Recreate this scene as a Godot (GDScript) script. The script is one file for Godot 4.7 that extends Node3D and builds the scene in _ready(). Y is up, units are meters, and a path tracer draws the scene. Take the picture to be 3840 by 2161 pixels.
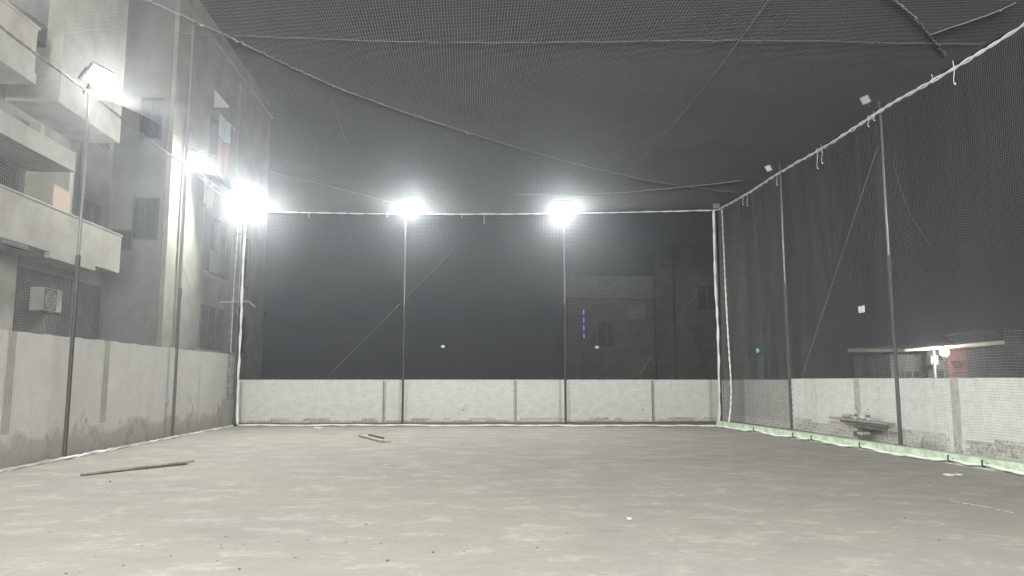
extends Node3D

const GL := 7.7          # height of the top ropes
var rng := RandomNumberGenerator.new()
var nz := FastNoiseLite.new()
var nz2 := FastNoiseLite.new()
var mats := {}
var used := {}

# ---------------------------------------------------------------- helpers
func numbered(n: String, parent: Node) -> String:
	if parent != self:
		return n
	if not used.has(n):
		used[n] = 0
		return n
	used[n] += 1
	return "%s_%03d" % [n, used[n]]

func meta(o: Node, label := "", category := "", group := "", kind := "") -> void:
	if label != "": o.set_meta("label", label)
	if category != "": o.set_meta("category", category)
	if group != "": o.set_meta("group", group)
	if kind != "": o.set_meta("kind", kind)

func thing(called: String, label: String, category: String, at := Vector3.ZERO, group := "") -> Node3D:
	var o := Node3D.new()
	o.name = numbered(called, self)
	add_child(o, true)
	o.position = at
	meta(o, label, category, group)
	return o

func obj(called: String, mesh: Mesh, mat: Material, parent: Node = self, at := Vector3.ZERO, bas := Basis.IDENTITY) -> MeshInstance3D:
	var o := MeshInstance3D.new()
	o.name = numbered(called, parent)
	o.mesh = mesh
	o.material_override = mat
	o.transform = Transform3D(bas, at)
	parent.add_child(o, true)
	return o

func lin(r: float, g: float, b: float) -> Color:
	return Color(r, g, b).linear_to_srgb()

func mat(called: String, c: Color, rough := 0.85, metal := 0.0) -> StandardMaterial3D:
	if mats.has(called):
		return mats[called]
	var m := StandardMaterial3D.new()
	m.resource_name = called
	m.albedo_color = c
	m.roughness = rough
	m.metallic = metal
	mats[called] = m
	return m

# a mottled material: albedo noise laid in world space, with a fine relief
func mottled(called: String, c: Color, spread: float, scale: float, rough := 0.9, bump := 0.3, seed_ := 1, freq := 0.02) -> StandardMaterial3D:
	var m := mat(called, c, rough)
	if m.albedo_texture: return m
	var n := FastNoiseLite.new()
	n.seed = seed_
	n.frequency = freq
	n.fractal_octaves = 5
	n.fractal_gain = 0.62
	var t := NoiseTexture2D.new()
	t.width = 256
	t.height = 256
	t.seamless = true
	t.noise = n
	var gr := Gradient.new()
	gr.set_color(0, Color(1.0 - spread, 1.0 - spread, 1.0 - spread * 1.1))
	gr.set_color(1, Color(1, 1, 1))
	gr.set_offset(0, 0.22)
	gr.set_offset(1, 0.7)
	t.color_ramp = gr
	m.albedo_texture = t
	m.uv1_triplanar = true
	m.uv1_world_triplanar = true
	m.uv1_scale = Vector3.ONE * scale
	if bump > 0.0:
		m.heightmap_enabled = true
		m.heightmap_texture = t
		m.heightmap_scale = bump
	return m

func st_new() -> SurfaceTool:
	var st := SurfaceTool.new()
	st.begin(Mesh.PRIMITIVE_TRIANGLES)
	st.set_smooth_group(-1)
	return st

func quad(st: SurfaceTool, a: Vector3, b: Vector3, c: Vector3, d: Vector3) -> void:
	# a b c d clockwise seen from the front
	for v in [[a, Vector2(0, 0)], [b, Vector2(1, 0)], [c, Vector2(1, 1)], [a, Vector2(0, 0)], [c, Vector2(1, 1)], [d, Vector2(0, 1)]]:
		st.set_uv(v[1])
		st.add_vertex(v[0])

func hexa(st: SurfaceTool, p: Array) -> void:
	# p: 4 bottom corners, then 4 top, counter-clockwise seen from above
	quad(st, p[4], p[7], p[6], p[5])
	quad(st, p[0], p[1], p[2], p[3])
	for i in 4:
		var j := (i + 1) % 4
		quad(st, p[i], p[i + 4], p[j + 4], p[j])

func box(st: SurfaceTool, c: Vector3, s: Vector3, b := Basis.IDENTITY) -> void:
	var p := []
	for y in [-0.5, 0.5]:
		for k in [[-0.5, 0.5], [0.5, 0.5], [0.5, -0.5], [-0.5, -0.5]]:
			p.append(c + b * Vector3(k[0] * s.x, y * s.y, k[1] * s.z))
	hexa(st, p)

# box with chamfered edges
func cbox(st: SurfaceTool, c: Vector3, s: Vector3, e := 0.006, b := Basis.IDENTITY) -> void:
	var h := s * 0.5
	var ax := [Vector3.RIGHT, Vector3.UP, Vector3.BACK]
	for i in 3:
		var j := (i + 1) % 3
		var k := (i + 2) % 3
		for sg in [-1.0, 1.0]:
			var n: Vector3 = ax[i] * sg
			var u: Vector3 = ax[j]
			var v: Vector3 = ax[k] * sg
			var o: Vector3 = n * h[i]
			var hu: float = h[j] - e
			var hv: float = h[k] - e
			quad(st, c + b * (o - u * hu - v * hv), c + b * (o - u * hu + v * hv), c + b * (o + u * hu + v * hv), c + b * (o + u * hu - v * hv))
		for s1 in [-1.0, 1.0]:
			for s2 in [-1.0, 1.0]:
				# edge along axis i between faces j (s1) and k (s2)
				var along: Vector3 = ax[i] * (h[i] - e)
				var p1: Vector3 = ax[j] * s1 * h[j] + ax[k] * s2 * (h[k] - e)
				var p2: Vector3 = ax[j] * s1 * (h[j] - e) + ax[k] * s2 * h[k]
				if s1 * s2 > 0:
					quad(st, c + b * (p1 - along), c + b * (p2 - along), c + b * (p2 + along), c + b * (p1 + along))
				else:
					quad(st, c + b * (p1 - along), c + b * (p1 + along), c + b * (p2 + along), c + b * (p2 - along))

func done(st: SurfaceTool) -> ArrayMesh:
	st.generate_normals()
	return st.commit()

func boxmesh(s: Vector3, e := 0.0, off := Vector3.ZERO) -> ArrayMesh:
	var st := st_new()
	if e > 0.0: cbox(st, off, s, e)
	else: box(st, off, s)
	return done(st)

class Acc:
	var v := PackedVector3Array()
	var n := PackedVector3Array()
	var ix := PackedInt32Array()
	func mesh() -> ArrayMesh:
		var a := []
		a.resize(Mesh.ARRAY_MAX)
		a[Mesh.ARRAY_VERTEX] = v
		a[Mesh.ARRAY_NORMAL] = n
		a[Mesh.ARRAY_INDEX] = ix
		var m := ArrayMesh.new()
		m.add_surface_from_arrays(Mesh.PRIMITIVE_TRIANGLES, a)
		return m

func tube(acc: Acc, pts: PackedVector3Array, r, sides := 6, cap := true) -> void:
	var base := acc.v.size()
	var cnt := pts.size()
	var up := Vector3.UP
	for i in cnt:
		var t := (pts[mini(i + 1, cnt - 1)] - pts[maxi(i - 1, 0)]).normalized()
		if absf(t.dot(up)) > 0.97: up = Vector3.RIGHT if absf(t.x) < 0.9 else Vector3.BACK
		var s := t.cross(up).normalized()
		var q := s.cross(t)
		up = q
		var rr: float = r if typeof(r) == TYPE_FLOAT else r[i]
		for k in sides:
			var a := TAU * k / sides
			var d := s * cos(a) + q * sin(a)
			acc.v.append(pts[i] + d * rr)
			acc.n.append(d)
	for i in cnt - 1:
		for k in sides:
			var a := base + i * sides + k
			var b := base + i * sides + (k + 1) % sides
			acc.ix.append_array([a, b, a + sides, b, b + sides, a + sides])
	if cap:
		for e in [0, cnt - 1]:
			for k in range(1, sides - 1):
				var o: int = base + e * sides
				if e == 0: acc.ix.append_array([o, o + k + 1, o + k])
				else: acc.ix.append_array([o, o + k, o + k + 1])

func tubemesh(pts: Array, r, sides := 8) -> ArrayMesh:
	var acc := Acc.new()
	tube(acc, PackedVector3Array(pts), r, sides)
	return acc.mesh()

# a smooth path through points, sampled about every step metres
func path(pts: Array, step := 0.15) -> PackedVector3Array:
	var out := PackedVector3Array()
	for i in pts.size() - 1:
		var a: Vector3 = pts[maxi(i - 1, 0)]
		var b: Vector3 = pts[i]
		var c: Vector3 = pts[i + 1]
		var d: Vector3 = pts[mini(i + 2, pts.size() - 1)]
		var k := maxi(2, int(b.distance_to(c) / step))
		for j in k:
			out.append(b.cubic_interpolate(c, a, d, float(j) / k))
	out.append(pts[-1])
	return out

# two cords twisted round each other along a path
func twisted(pts: Array, r: float, pitch: float, gap := 1.0, wob := 0.0) -> ArrayMesh:
	var p := path(pts, pitch / 7.0)
	var acc := Acc.new()
	for s in 2:
		var q := PackedVector3Array()
		var along := 0.0
		for i in p.size():
			if i > 0: along += p[i].distance_to(p[i - 1])
			var t := (p[mini(i + 1, p.size() - 1)] - p[maxi(i - 1, 0)]).normalized()
			var side := t.cross(Vector3.UP if absf(t.y) < 0.9 else Vector3.RIGHT).normalized()
			var up := side.cross(t)
			var a := TAU * along / pitch + PI * s + nz.get_noise_1d(along * 30.0) * 1.5
			var loose := gap * (1.0 + wob * nz.get_noise_2d(along * 45.0, 7.0 + 50.0 * s))
			q.append(p[i] + (side * cos(a) + up * sin(a)) * r * loose)
		tube(acc, q, r, 5)
	return acc.mesh()

# net: strands along both directions of a surface f(u, v), u and v in metres
func net(f: Callable, ulen: float, vlen: float, pitch: float, seg: float, r: float) -> ArrayMesh:
	var acc := Acc.new()
	var nu := int(ulen / pitch)
	var nv := int(vlen / pitch)
	for pass_ in 2:
		var many := nu if pass_ == 0 else nv
		var length := vlen if pass_ == 0 else ulen
		var k := maxi(2, int(length / seg))
		for i in many + 1:
			var pts := PackedVector3Array()
			var skip := false
			for j in k + 1:
				var along := length * j / k
				var p: Vector3 = f.call(i * pitch, along) if pass_ == 0 else f.call(along, i * pitch)
				pts.append(p)
			if not skip: tube(acc, pts, r, 3, false)
	return acc.mesh()

# ---------------------------------------------------------------- the scene
func _ready() -> void:
	rng.seed = 11
	nz.seed = 3
	nz.frequency = 0.02
	nz2.seed = 9
	nz2.frequency = 0.05
	# camera
	var cam := Camera3D.new()
	cam.name = "camera"
	cam.position = Vector3(0, 1.6, 0)
	cam.rotation = Vector3(deg_to_rad(6.96), deg_to_rad(-3.47), 0)
	cam.fov = 41.77
	cam.near = 0.05
	cam.far = 400
	add_child(cam)
	cam.current = true
	# night sky over a town
	var we := WorldEnvironment.new()
	we.name = "environment"
	var e := Environment.new()
	e.background_mode = Environment.BG_SKY
	var sk := ProceduralSkyMaterial.new()
	sk.sky_top_color = lin(0.006, 0.008, 0.011)
	sk.sky_horizon_color = lin(0.010, 0.0135, 0.018)
	sk.ground_bottom_color = lin(0.008, 0.008, 0.008)
	sk.ground_horizon_color = lin(0.010, 0.0135, 0.018)
	sk.sky_curve = 0.12
	e.sky = Sky.new()
	e.sky.sky_material = sk
	e.tonemap_mode = Environment.TONE_MAPPER_LINEAR
	e.tonemap_exposure = 0.8
	e.sdfgi_enabled = true
	e.ssao_enabled = true
	e.ssil_enabled = true
	e.volumetric_fog_enabled = true      # thin night haze that scatters forward round the lamps
	e.volumetric_fog_albedo = Color(0.93, 0.965, 1.0)
	e.volumetric_fog_density = FOG
	e.volumetric_fog_anisotropy = 0.88
	we.environment = e
	add_child(we)

	make_materials()
	floodlights()
	setting()
	left_wall()
	back_wall()
	right_wall()
	nets()
	poles()
	ropes()
	building()
	house()
	far_buildings()
	small_things()

const FOG := 0.0024
const LAMP := 54.0

func make_materials() -> void:
	var m := mat("net_cord", lin(0.32, 0.33, 0.337), 0.7)
	mat("rope", lin(0.78, 0.78, 0.76), 0.85)
	mat("seam", lin(0.3, 0.3, 0.29), 0.9)
	mat("stay", lin(0.15, 0.15, 0.15), 0.9)
	mat("backlit_dark_rope", lin(0.2, 0.2, 0.19), 0.9)  # same white rope, its backlit shade put into the colour
	m = mat("steel", lin(0.2, 0.2, 0.195), 0.38, 0.8)
	m = mat("dark_steel", lin(0.05, 0.047, 0.045), 0.6, 0.3)
	m = mat("housing", lin(0.55, 0.56, 0.55), 0.5)
	m = mat("lens", lin(0.82, 0.83, 0.8), 0.35)
	m = mat("lens_lit", lin(0.9, 0.9, 0.9), 0.4)
	m.emission_enabled = true
	m.emission = Color(1.0, 0.99, 0.96)
	m.emission_energy_multiplier = 130.0
	mottled("painted_brick", lin(0.76, 0.76, 0.735), 0.06, 0.5, 0.85, 0.0, 2)
	mottled("painted_brick_b", lin(0.715, 0.715, 0.685), 0.07, 0.6, 0.85, 0.0, 3)
	mottled("painted_brick_c", lin(0.765, 0.765, 0.74), 0.05, 0.4, 0.85, 0.0, 4)
	mottled("stained_brick", lin(0.58, 0.565, 0.52), 0.3, 1.1, 0.95, 0.2, 5, 0.03)
	mottled("stained_brick_b", lin(0.66, 0.65, 0.61), 0.2, 1.3, 0.95, 0.2, 6, 0.03)
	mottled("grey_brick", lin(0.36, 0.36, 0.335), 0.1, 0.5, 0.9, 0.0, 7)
	mottled("mortar", lin(0.76, 0.76, 0.73), 0.06, 1.0, 0.95, 0.0, 8)
	mottled("cement", lin(0.42, 0.42, 0.385), 0.3, 0.9, 0.95, 0.4, 9)
	mottled("pillar_cement", lin(0.50, 0.50, 0.46), 0.12, 0.9, 0.95, 0.0, 19)
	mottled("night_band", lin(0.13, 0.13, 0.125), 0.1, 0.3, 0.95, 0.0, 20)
	mottled("soil", lin(0.24, 0.22, 0.185), 0.5, 1.2, 1.0, 2.5, 10, 0.04)
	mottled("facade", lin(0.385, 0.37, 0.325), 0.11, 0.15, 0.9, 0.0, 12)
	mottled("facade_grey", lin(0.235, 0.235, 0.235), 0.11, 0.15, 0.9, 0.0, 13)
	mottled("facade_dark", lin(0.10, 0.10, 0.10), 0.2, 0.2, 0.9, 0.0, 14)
	mat("window_dark", lin(0.035, 0.037, 0.04), 0.15)
	mat("frame_dark", lin(0.08, 0.08, 0.08), 0.6)
	mat("white_paint", lin(0.52, 0.53, 0.52), 0.6)
	mat("black", lin(0.02, 0.02, 0.02), 0.7)
	mottled("green_paint", lin(0.58, 0.70, 0.55), 0.16, 0.6, 0.75, 0.2, 15)
	mottled("wood", lin(0.46, 0.42, 0.34), 0.35, 2.0, 0.85, 0.3, 16)
	mottled("grey_wood", lin(0.33, 0.31, 0.27), 0.35, 2.0, 0.9, 0.3, 26)
	mottled("old_wood", lin(0.15, 0.14, 0.115), 0.5, 2.0, 0.9, 0.3, 17)
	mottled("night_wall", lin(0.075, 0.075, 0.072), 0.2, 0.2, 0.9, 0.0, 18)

# ---------------------------------------------------------------- floodlights
var house_mesh: ArrayMesh
var lens_mesh: ArrayMesh
var bracket_mesh: ArrayMesh

func flood(at: Vector3, aim: Vector3, lit: bool, label: String, group := "floodlights on the net poles", energy := LAMP, size := 1.3) -> Node3D:
	if house_mesh == null:
		var st := st_new()
		cbox(st, Vector3(0, 0, 0.03), Vector3(0.40, 0.30, 0.05), 0.012)
		for i in 9:
			box(st, Vector3(-0.16 + i * 0.04, 0, 0.07), Vector3(0.008, 0.24, 0.031))
		# rim round the lens
		for s in [-1, 1]:
			box(st, Vector3(s * 0.19, 0, -0.004), Vector3(0.02, 0.3, 0.018))
			box(st, Vector3(0, s * 0.14, -0.004), Vector3(0.359, 0.02, 0.018))
		house_mesh = done(st)
		lens_mesh = boxmesh(Vector3(0.358, 0.258, 0.006), 0.0, Vector3(0, 0, 0.0005))
		st = st_new()
		for s in [-1, 1]:
			box(st, Vector3(s * 0.212, -0.06, 0.04), Vector3(0.006, 0.2, 0.03))
		box(st, Vector3(0, -0.163, 0.04), Vector3(0.43, 0.006, 0.03))
		box(st, Vector3(0, -0.25, 0.04), Vector3(0.035, 0.17, 0.035))
		bracket_mesh = done(st)
	var o := thing("floodlight", label, "floodlight", at, group)
	o.basis = Basis.looking_at(aim - at, Vector3.UP)
	o.scale_object_local(Vector3.ONE * (size if lit else 0.58))
	obj("housing", house_mesh, mats.housing, o)
	obj("lens", lens_mesh, mats.lens_lit if lit else mats.lens, o)
	obj("bracket", bracket_mesh, mats.steel, o)
	if lit:
		var l := AreaLight3D.new()
		l.name = "light"
		l.area_size = Vector2(0.35, 0.25) * size
		l.light_energy = energy
		l.light_color = Color(1.0, 1.0, 0.98)
		l.shadow_enabled = true
		l.set("area_range", 80.0)
		l.set("area_attenuation", 2.0)
		l.position = Vector3(0, 0, -0.02)
		o.add_child(l)
	return o

func floodlights() -> void:
	var mid := Vector3(0.5, 0, -13)
	flood(Vector3(-7.93, 8.08, -16.07), mid, true, "lit floodlight on the left pole nearest the camera", "floodlights on the net poles", LAMP * 0.75, 1.5)
	flood(Vector3(-7.93, 8.03, -22.0), mid, true, "lit floodlight on the second left pole, just before the corner", "floodlights on the net poles", LAMP * 0.75)
	flood(Vector3(-7.95, 8.22, -27.35), Vector3(0, 0, -12), true, "upper lit floodlight glaring at the far left corner", "floodlights on the net poles", LAMP * 1.7)
	flood(Vector3(-7.75, 7.95, -27.3), Vector3(-2, 0, -10), true, "lower lit floodlight at the far left corner", "floodlights on the net poles", LAMP * 1.3)
	flood(Vector3(-2.09, 7.93, -26.95), Vector3(-1, 0, -17), true, "lit floodlight on the left one of the two middle back poles", "floodlights on the net poles", LAMP * 1.6)
	flood(Vector3(3.46, 7.82, -26.45), Vector3(2, 0, -17), true, "lit floodlight on the right one of the two middle back poles", "floodlights on the net poles", LAMP * 1.6)
	flood(Vector3(8.96, 7.83, -26.15), Vector3(2, 0, -10), false, "unlit white floodlight on the far right corner pole")
	flood(Vector3(9.0, 7.9, -21.5), Vector3(4, 4.5, -20.0), false, "small unlit floodlight on the right rope, next to the corner")
	flood(Vector3(8.98, 7.9, -15.93), Vector3(4, 4.5, -14.2), false, "unlit floodlight on the right pole nearest the camera")
	# the row goes on along the left side, out of the picture
	flood(Vector3(-7.93, 8.05, -10.3), mid, true, "lit floodlight on a left pole before the picture begins", "floodlights on the net poles", LAMP * 0.55)
	flood(Vector3(-7.93, 8.05, -4.6), Vector3(0.5, 0, -9), true, "lit floodlight on a left pole beside the camera", "floodlights on the net poles", LAMP * 0.35)
	flood(Vector3(-4.0, 6.4, 6.0), Vector3(-1, 2.5, -24), true, "lit unseen floodlight behind the camera, enlarged for soft shadows, left of it", "floodlights on the net poles", LAMP * 8.5, 4.5)  # unseen lamp, made oversized so net shadows on the walls blur
	flood(Vector3(4.0, 6.4, 6.0), Vector3(2, 2.5, -24), true, "lit unseen floodlight behind the camera, enlarged for soft shadows, right of it", "floodlights on the net poles", LAMP * 8.5, 4.5)  # its twin, also unseen and oversized for softer net shadows

# ---------------------------------------------------------------- ground
func ground_texture() -> ImageTexture:
	# one picture for the whole floor, 18.8 m wide and 28 m long
	var w := 1536
	var h := 2048
	var a := FastNoiseLite.new()
	a.seed = 21
	a.frequency = 0.25
	a.fractal_octaves = 4
	var b := FastNoiseLite.new()
	b.seed = 22
	b.frequency = 1.1
	b.fractal_octaves = 5
	b.fractal_gain = 0.6
	var c := FastNoiseLite.new()
	c.seed = 23
	c.frequency = 0.9
	c.fractal_type = FastNoiseLite.FRACTAL_RIDGED
	c.fractal_octaves = 3
	var d := FastNoiseLite.new()
	d.seed = 24
	d.frequency = 6.0
	d.fractal_octaves = 4
	d.fractal_gain = 0.7
	var bytes := PackedByteArray()
	bytes.resize(w * h * 3)
	var k := 0
	for y in h:
		var pz := 28.0 * y / h
		for x in w:
			var px := 18.8 * x / w
			var big := a.get_noise_2d(px, pz)
			var fine := b.get_noise_2d(px * 0.8, pz * 1.1)
			var ridge := c.get_noise_2d(px * 0.7 + 2.0 * big, pz)
			var grit := d.get_noise_2d(px * 0.7, pz)
			var v := 0.735 + 0.015 * big + 0.022 * fine + 0.035 * grit
			# pale smears of dust and dried slurry
			v += 0.035 * smoothstep(0.22, 0.5, fine + 0.3 * ridge + 0.25 * grit)
			v += 0.045 * smoothstep(0.40, 0.6, grit + 0.35 * fine)
			# darker scuffs
			v -= 0.028 * smoothstep(0.25, 0.6, -fine - 0.2 * big + 0.5 * grit)
			var warm := 0.008 * big
			bytes[k] = int(clampf(v + warm, 0, 1) * 255)
			bytes[k + 1] = int(clampf(v * 0.993, 0, 1) * 255)
			bytes[k + 2] = int(clampf(v * 0.965 - warm, 0, 1) * 255)
			k += 3
	return ImageTexture.create_from_image(Image.create_from_data(w, h, false, Image.FORMAT_RGB8, bytes))

func setting() -> void:
	var g := StandardMaterial3D.new()
	g.resource_name = "cement_floor"
	g.albedo_color = Color(0.775, 0.77, 0.757)
	g.albedo_texture = ground_texture()
	g.roughness = 0.92
	g.metallic_specular = 0.3
	g.heightmap_enabled = true
	g.heightmap_texture = g.albedo_texture
	g.heightmap_scale = 0.5
	# court floor: a sheet cut to the kerb on the right, slightly uneven
	var st := st_new()
	var rows := 80
	var colms := 40
	var fp := func(i: int, j: int) -> Vector3:
		var u := float(i) / colms
		var z := lerpf(-27.55 + 1.4 * u, 10.0, float(j) / rows)
		var x := lerpf(-8.25, 8.75 + 1.35 * clampf((z + 26.15) / 26.15, 0.0, 1.5), u)
		return Vector3(x, 0.012 * nz.get_noise_2d(x * 20.0, z * 20.0) * minf(1.0, minf(u, 1.0 - u) * 6.0), z)
	for j in rows:
		for i in colms:
			for q in [[i, j], [i + 1, j], [i + 1, j + 1], [i, j], [i + 1, j + 1], [i, j + 1]]:
				var p: Vector3 = fp.call(q[0], q[1])
				st.set_smooth_group(0)
				st.set_uv(Vector2((p.x + 8.3) / 18.8, (p.z + 27.7) / 28.0))
				st.add_vertex(p)
	var o := obj("floor", done(st), g)
	meta(o, "", "", "", "structure")
	# land all round
	st = st_new()
	quad(st, Vector3(-200, -0.05, 120), Vector3(-200, -0.05, -260), Vector3(200, -0.05, -260), Vector3(200, -0.05, 120))
	o = obj("ground", done(st), mats.soil)
	meta(o, "", "", "", "structure")
	# strips of earth between the nets and the walls
	var s2 := st_new()
	hexa(s2, [Vector3(-8.2, -0.04, -27.62), Vector3(9.0, -0.04, -26.2), Vector3(9.9, -0.04, -28.6), Vector3(-8.2, -0.04, -28.6),
		Vector3(-8.2, 0.05, -27.62), Vector3(9.0, 0.05, -26.2), Vector3(9.9, 0.09, -28.6), Vector3(-8.2, 0.09, -28.6)])
	o = obj("earth_strip", done(s2), mats.soil)
	meta(o, "", "", "", "structure")
	s2 = st_new()
	hexa(s2, [Vector3(10.25, -0.04, 0), Vector3(10.8, -0.04, 0), Vector3(9.9, -0.04, -28.2), Vector3(8.95, -0.04, -26.15),
		Vector3(10.25, 0.15, 0), Vector3(10.8, 0.15, 0), Vector3(9.9, 0.13, -28.2), Vector3(8.95, 0.15, -26.15)])
	o = obj("earth_strip", done(s2), mats.soil)
	meta(o, "", "", "", "structure")
	# pale green kerb
	s2 = st_new()
	var a0 := Vector3(8.70, 0, -26.15)
	var a1 := Vector3(10.05, 0, 0)
	var wd := Vector3(0.24, 0, 0)
	for part in [[0.0, 0.19]]:
		hexa(s2, [a1 + Vector3(0, -0.04, 0), a1 + wd + Vector3(0, -0.04, 0), a0 + wd + Vector3(0, -0.04, 0), a0 + Vector3(0, -0.04, 0),
			a1 + Vector3(0.01, 0.2, 0), a1 + wd + Vector3(0, 0.2, 0), a0 + wd + Vector3(0, 0.19, 0), a0 + Vector3(0.01, 0.19, 0)])
	o = obj("kerb", done(s2), mats.green_paint)
	meta(o, "", "", "", "structure")

# ---------------------------------------------------------------- walls
func left_texture() -> ImageTexture:
	var w := 1024
	var h := 128
	var a := FastNoiseLite.new()
	a.seed = 41
	a.frequency = 0.016
	a.fractal_octaves = 5
	a.fractal_gain = 0.6
	var b := FastNoiseLite.new()
	b.seed = 42
	b.frequency = 0.05
	b.fractal_octaves = 3
	var bytes := PackedByteArray()
	bytes.resize(w * h * 3)
	var k := 0
	for y in h:
		var up := 1.0 - float(y) / h
		for x in w:
			var n := a.get_noise_2d(x, y)
			var f := b.get_noise_2d(x, y)
			var streak := a.get_noise_2d(x * 2.2, y * 0.25 + 400.0)
			var c := Vector3(0.60, 0.585, 0.54) * (1.0 + 0.10 * n + 0.05 * f + 0.05 * streak)
			# rising damp and bare plaster along the foot, with an edge of its own
			var edge := 0.20 + 0.16 * n + 0.05 * f
			var damp := smoothstep(edge + 0.07, edge - 0.05, up)
			var bare := Vector3(0.34, 0.30, 0.255) * (1.0 + 0.25 * f + 0.2 * n)
			c = c.lerp(bare, 0.85 * damp)
			var red := smoothstep(0.12, 0.4, f + 0.4 * n) * smoothstep(0.42, 0.12, up)
			c = c.lerp(Vector3(0.38, 0.26, 0.21), 0.5 * red)
			var patch := smoothstep(0.28, 0.45, n) * smoothstep(0.55, 0.3, up)
			c = c.lerp(Vector3(0.22, 0.21, 0.18), 0.6 * patch)
			var q := Color(clampf(c.x, 0, 1), clampf(c.y, 0, 1), clampf(c.z, 0, 1)).linear_to_srgb()
			bytes[k] = int(q.r * 255)
			bytes[k + 1] = int(q.g * 255)
			bytes[k + 2] = int(q.b * 255)
			k += 3
	return ImageTexture.create_from_image(Image.create_from_data(w, h, false, Image.FORMAT_RGB8, bytes))

func left_wall() -> void:
	var m := StandardMaterial3D.new()
	m.resource_name = "left_plaster"
	m.albedo_texture = left_texture()
	m.roughness = 0.92
	m.heightmap_enabled = true
	m.heightmap_texture = m.albedo_texture
	m.heightmap_scale = 0.8
	var o := thing("boundary_wall", "tall cream plastered wall with stained foot along the left side", "wall", Vector3(-8.3, 0, -27.45), "walls round the court")
	# local x runs along the wall towards the camera, z = 0 is the face
	var l := 27.0
	var st := st_new()
	var nx := 200
	for i in nx:
		var x0 := l * i / nx
		var x1 := l * (i + 1) / nx
		var y0 := 2.5 + 0.03 * nz.get_noise_1d(x0 * 60.0) + 0.012 * nz2.get_noise_1d(x0 * 170.0)
		var y1 := 2.5 + 0.03 * nz.get_noise_1d(x1 * 60.0) + 0.012 * nz2.get_noise_1d(x1 * 170.0)
		var cs := [[Vector3(-0.23, 0, x0), Vector3(0, 0, x0), Vector3(0, 0, x1), Vector3(-0.23, 0, x1)], [Vector3(-0.23, y0, x0), Vector3(0, y0, x0), Vector3(0, y1, x1), Vector3(-0.23, y1, x1)]]
		var b: Array = cs[0]
		var t: Array = cs[1]
		for f in [[b[1], t[1], t[2], b[2]], [b[3], t[3], t[0], b[0]], [t[0], t[3], t[2], t[1]]]:
			for q in [0, 2, 1, 0, 3, 2]:
				var p: Vector3 = f[q]
				st.set_uv(Vector2(p.z / l * 1.3, 1.0 - minf(p.y, 2.49) / 2.5))
				st.add_vertex(p)
	box(st, Vector3(-0.115, 1.25, -0.0005), Vector3(0.23, 2.5, 0.001))
	box(st, Vector3(-0.115, 1.25, l + 0.0005), Vector3(0.23, 2.5, 0.001))
	obj("wall_face", done(st), m, o)
	for z in [-14.35, -18.05]:
		var p := obj("pillar", boxmesh(Vector3(0.02, 1.85, 0.26), 0.004), mats.facade, o, Vector3(0.004, 1.56, z + 27.45))
	var s2 := st_new()
	cbox(s2, Vector3(0.06, 1.72, 0.25), Vector3(0.13, 1.5, 0.4), 0.01)
	obj("corner_pier", done(s2), mats.cement, o)
	s2 = st_new()
	cbox(s2, Vector3(0.06, 0.47, 0.45), Vector3(0.13, 0.94, 0.9), 0.01)
	obj("corner_block", done(s2), mats.facade, o)

var brick_meshes := []

func brick_wall(o: Node3D, x0: float, x1: float, base: float, top: float, zoff: float, style: Callable, singles: int, prefer: Callable, skips: Array) -> void:
	# o: local x along the wall, z out of the face. Bricks stand 7 mm proud of the bed.
	if brick_meshes.is_empty():
		for v in 4:
			var st := st_new()
			cbox(st, Vector3.ZERO, Vector3(0.231 + 0.0006 * v, 0.0725 + 0.001 * (v % 3), 0.05), 0.0018 + 0.0004 * v)
			brick_meshes.append(done(st))
	var st2 := st_new()
	box(st2, Vector3((x0 + x1) / 2, (base + top) / 2 - 0.003, zoff - 0.1125), Vector3(x1 - x0, top - base - 0.008, 0.216))
	obj("mortar_bed", done(st2), mats.mortar, o)
	var cw := 0.234
	var ch := 0.0785
	var rows := int((top - base) / ch)
	ch = (top - base) / rows
	var all := []
	for r in rows:
		var sh := 0.5 * (r % 2)
		var n := int((x1 - x0) / cw)
		for i in n:
			var x := x0 + (i + 0.5 + sh * 0.98) * cw
			if x + 0.11 > x1: continue
			var y := base + (r + 0.5) * ch
			var hit := false
			for s in skips:
				if x > s[0] - 0.12 and x < s[1] + 0.12: hit = true
			if hit: continue
			var p := Vector3(x, y, zoff - 0.0238 + rng.randf_range(-0.0007, 0.0007))
			var b := Basis.from_euler(Vector3(rng.randf_range(-0.006, 0.006), rng.randf_range(-0.004, 0.004), rng.randf_range(-0.004, 0.004)))
			all.append([prefer.call(x, y), Transform3D(b, p), style.call(x, y), rng.randi() % 4])
	all.sort_custom(func(a, c): return a[0] < c[0])
	var rest := {}
	for i in all.size():
		var a: Array = all[i]
		if i < singles:
			var tr: Transform3D = a[1]
			obj("brick", brick_meshes[a[3]], mats[a[2]], o, tr.origin, tr.basis)
		else:
			if not rest.has(a[2]): rest[a[2]] = []
			rest[a[2]].append(a[1])
	for k in rest:
		var mm := MultiMesh.new()
		mm.transform_format = MultiMesh.TRANSFORM_3D
		mm.mesh = brick_meshes[1]
		mm.instance_count = rest[k].size()
		for i in rest[k].size():
			mm.set_instance_transform(i, rest[k][i])
		var mi := MultiMeshInstance3D.new()
		mi.name = "brickwork"
		mi.multimesh = mm
		mi.material_override = mats[k]
		mi.set_meta("kind", "stuff")
		o.add_child(mi, true)

func painted(x: float, y: float, foot: float) -> String:
	var n := nz2.get_noise_2d(x * 14.0, y * 40.0)
	if y < foot + 0.10 * n: return "stained_brick" if nz.get_noise_2d(x * 25.0, y * 60.0) > 0.0 else "stained_brick_b"
	return ["painted_brick", "painted_brick", "painted_brick_c"][rng.randi() % 3]

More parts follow.
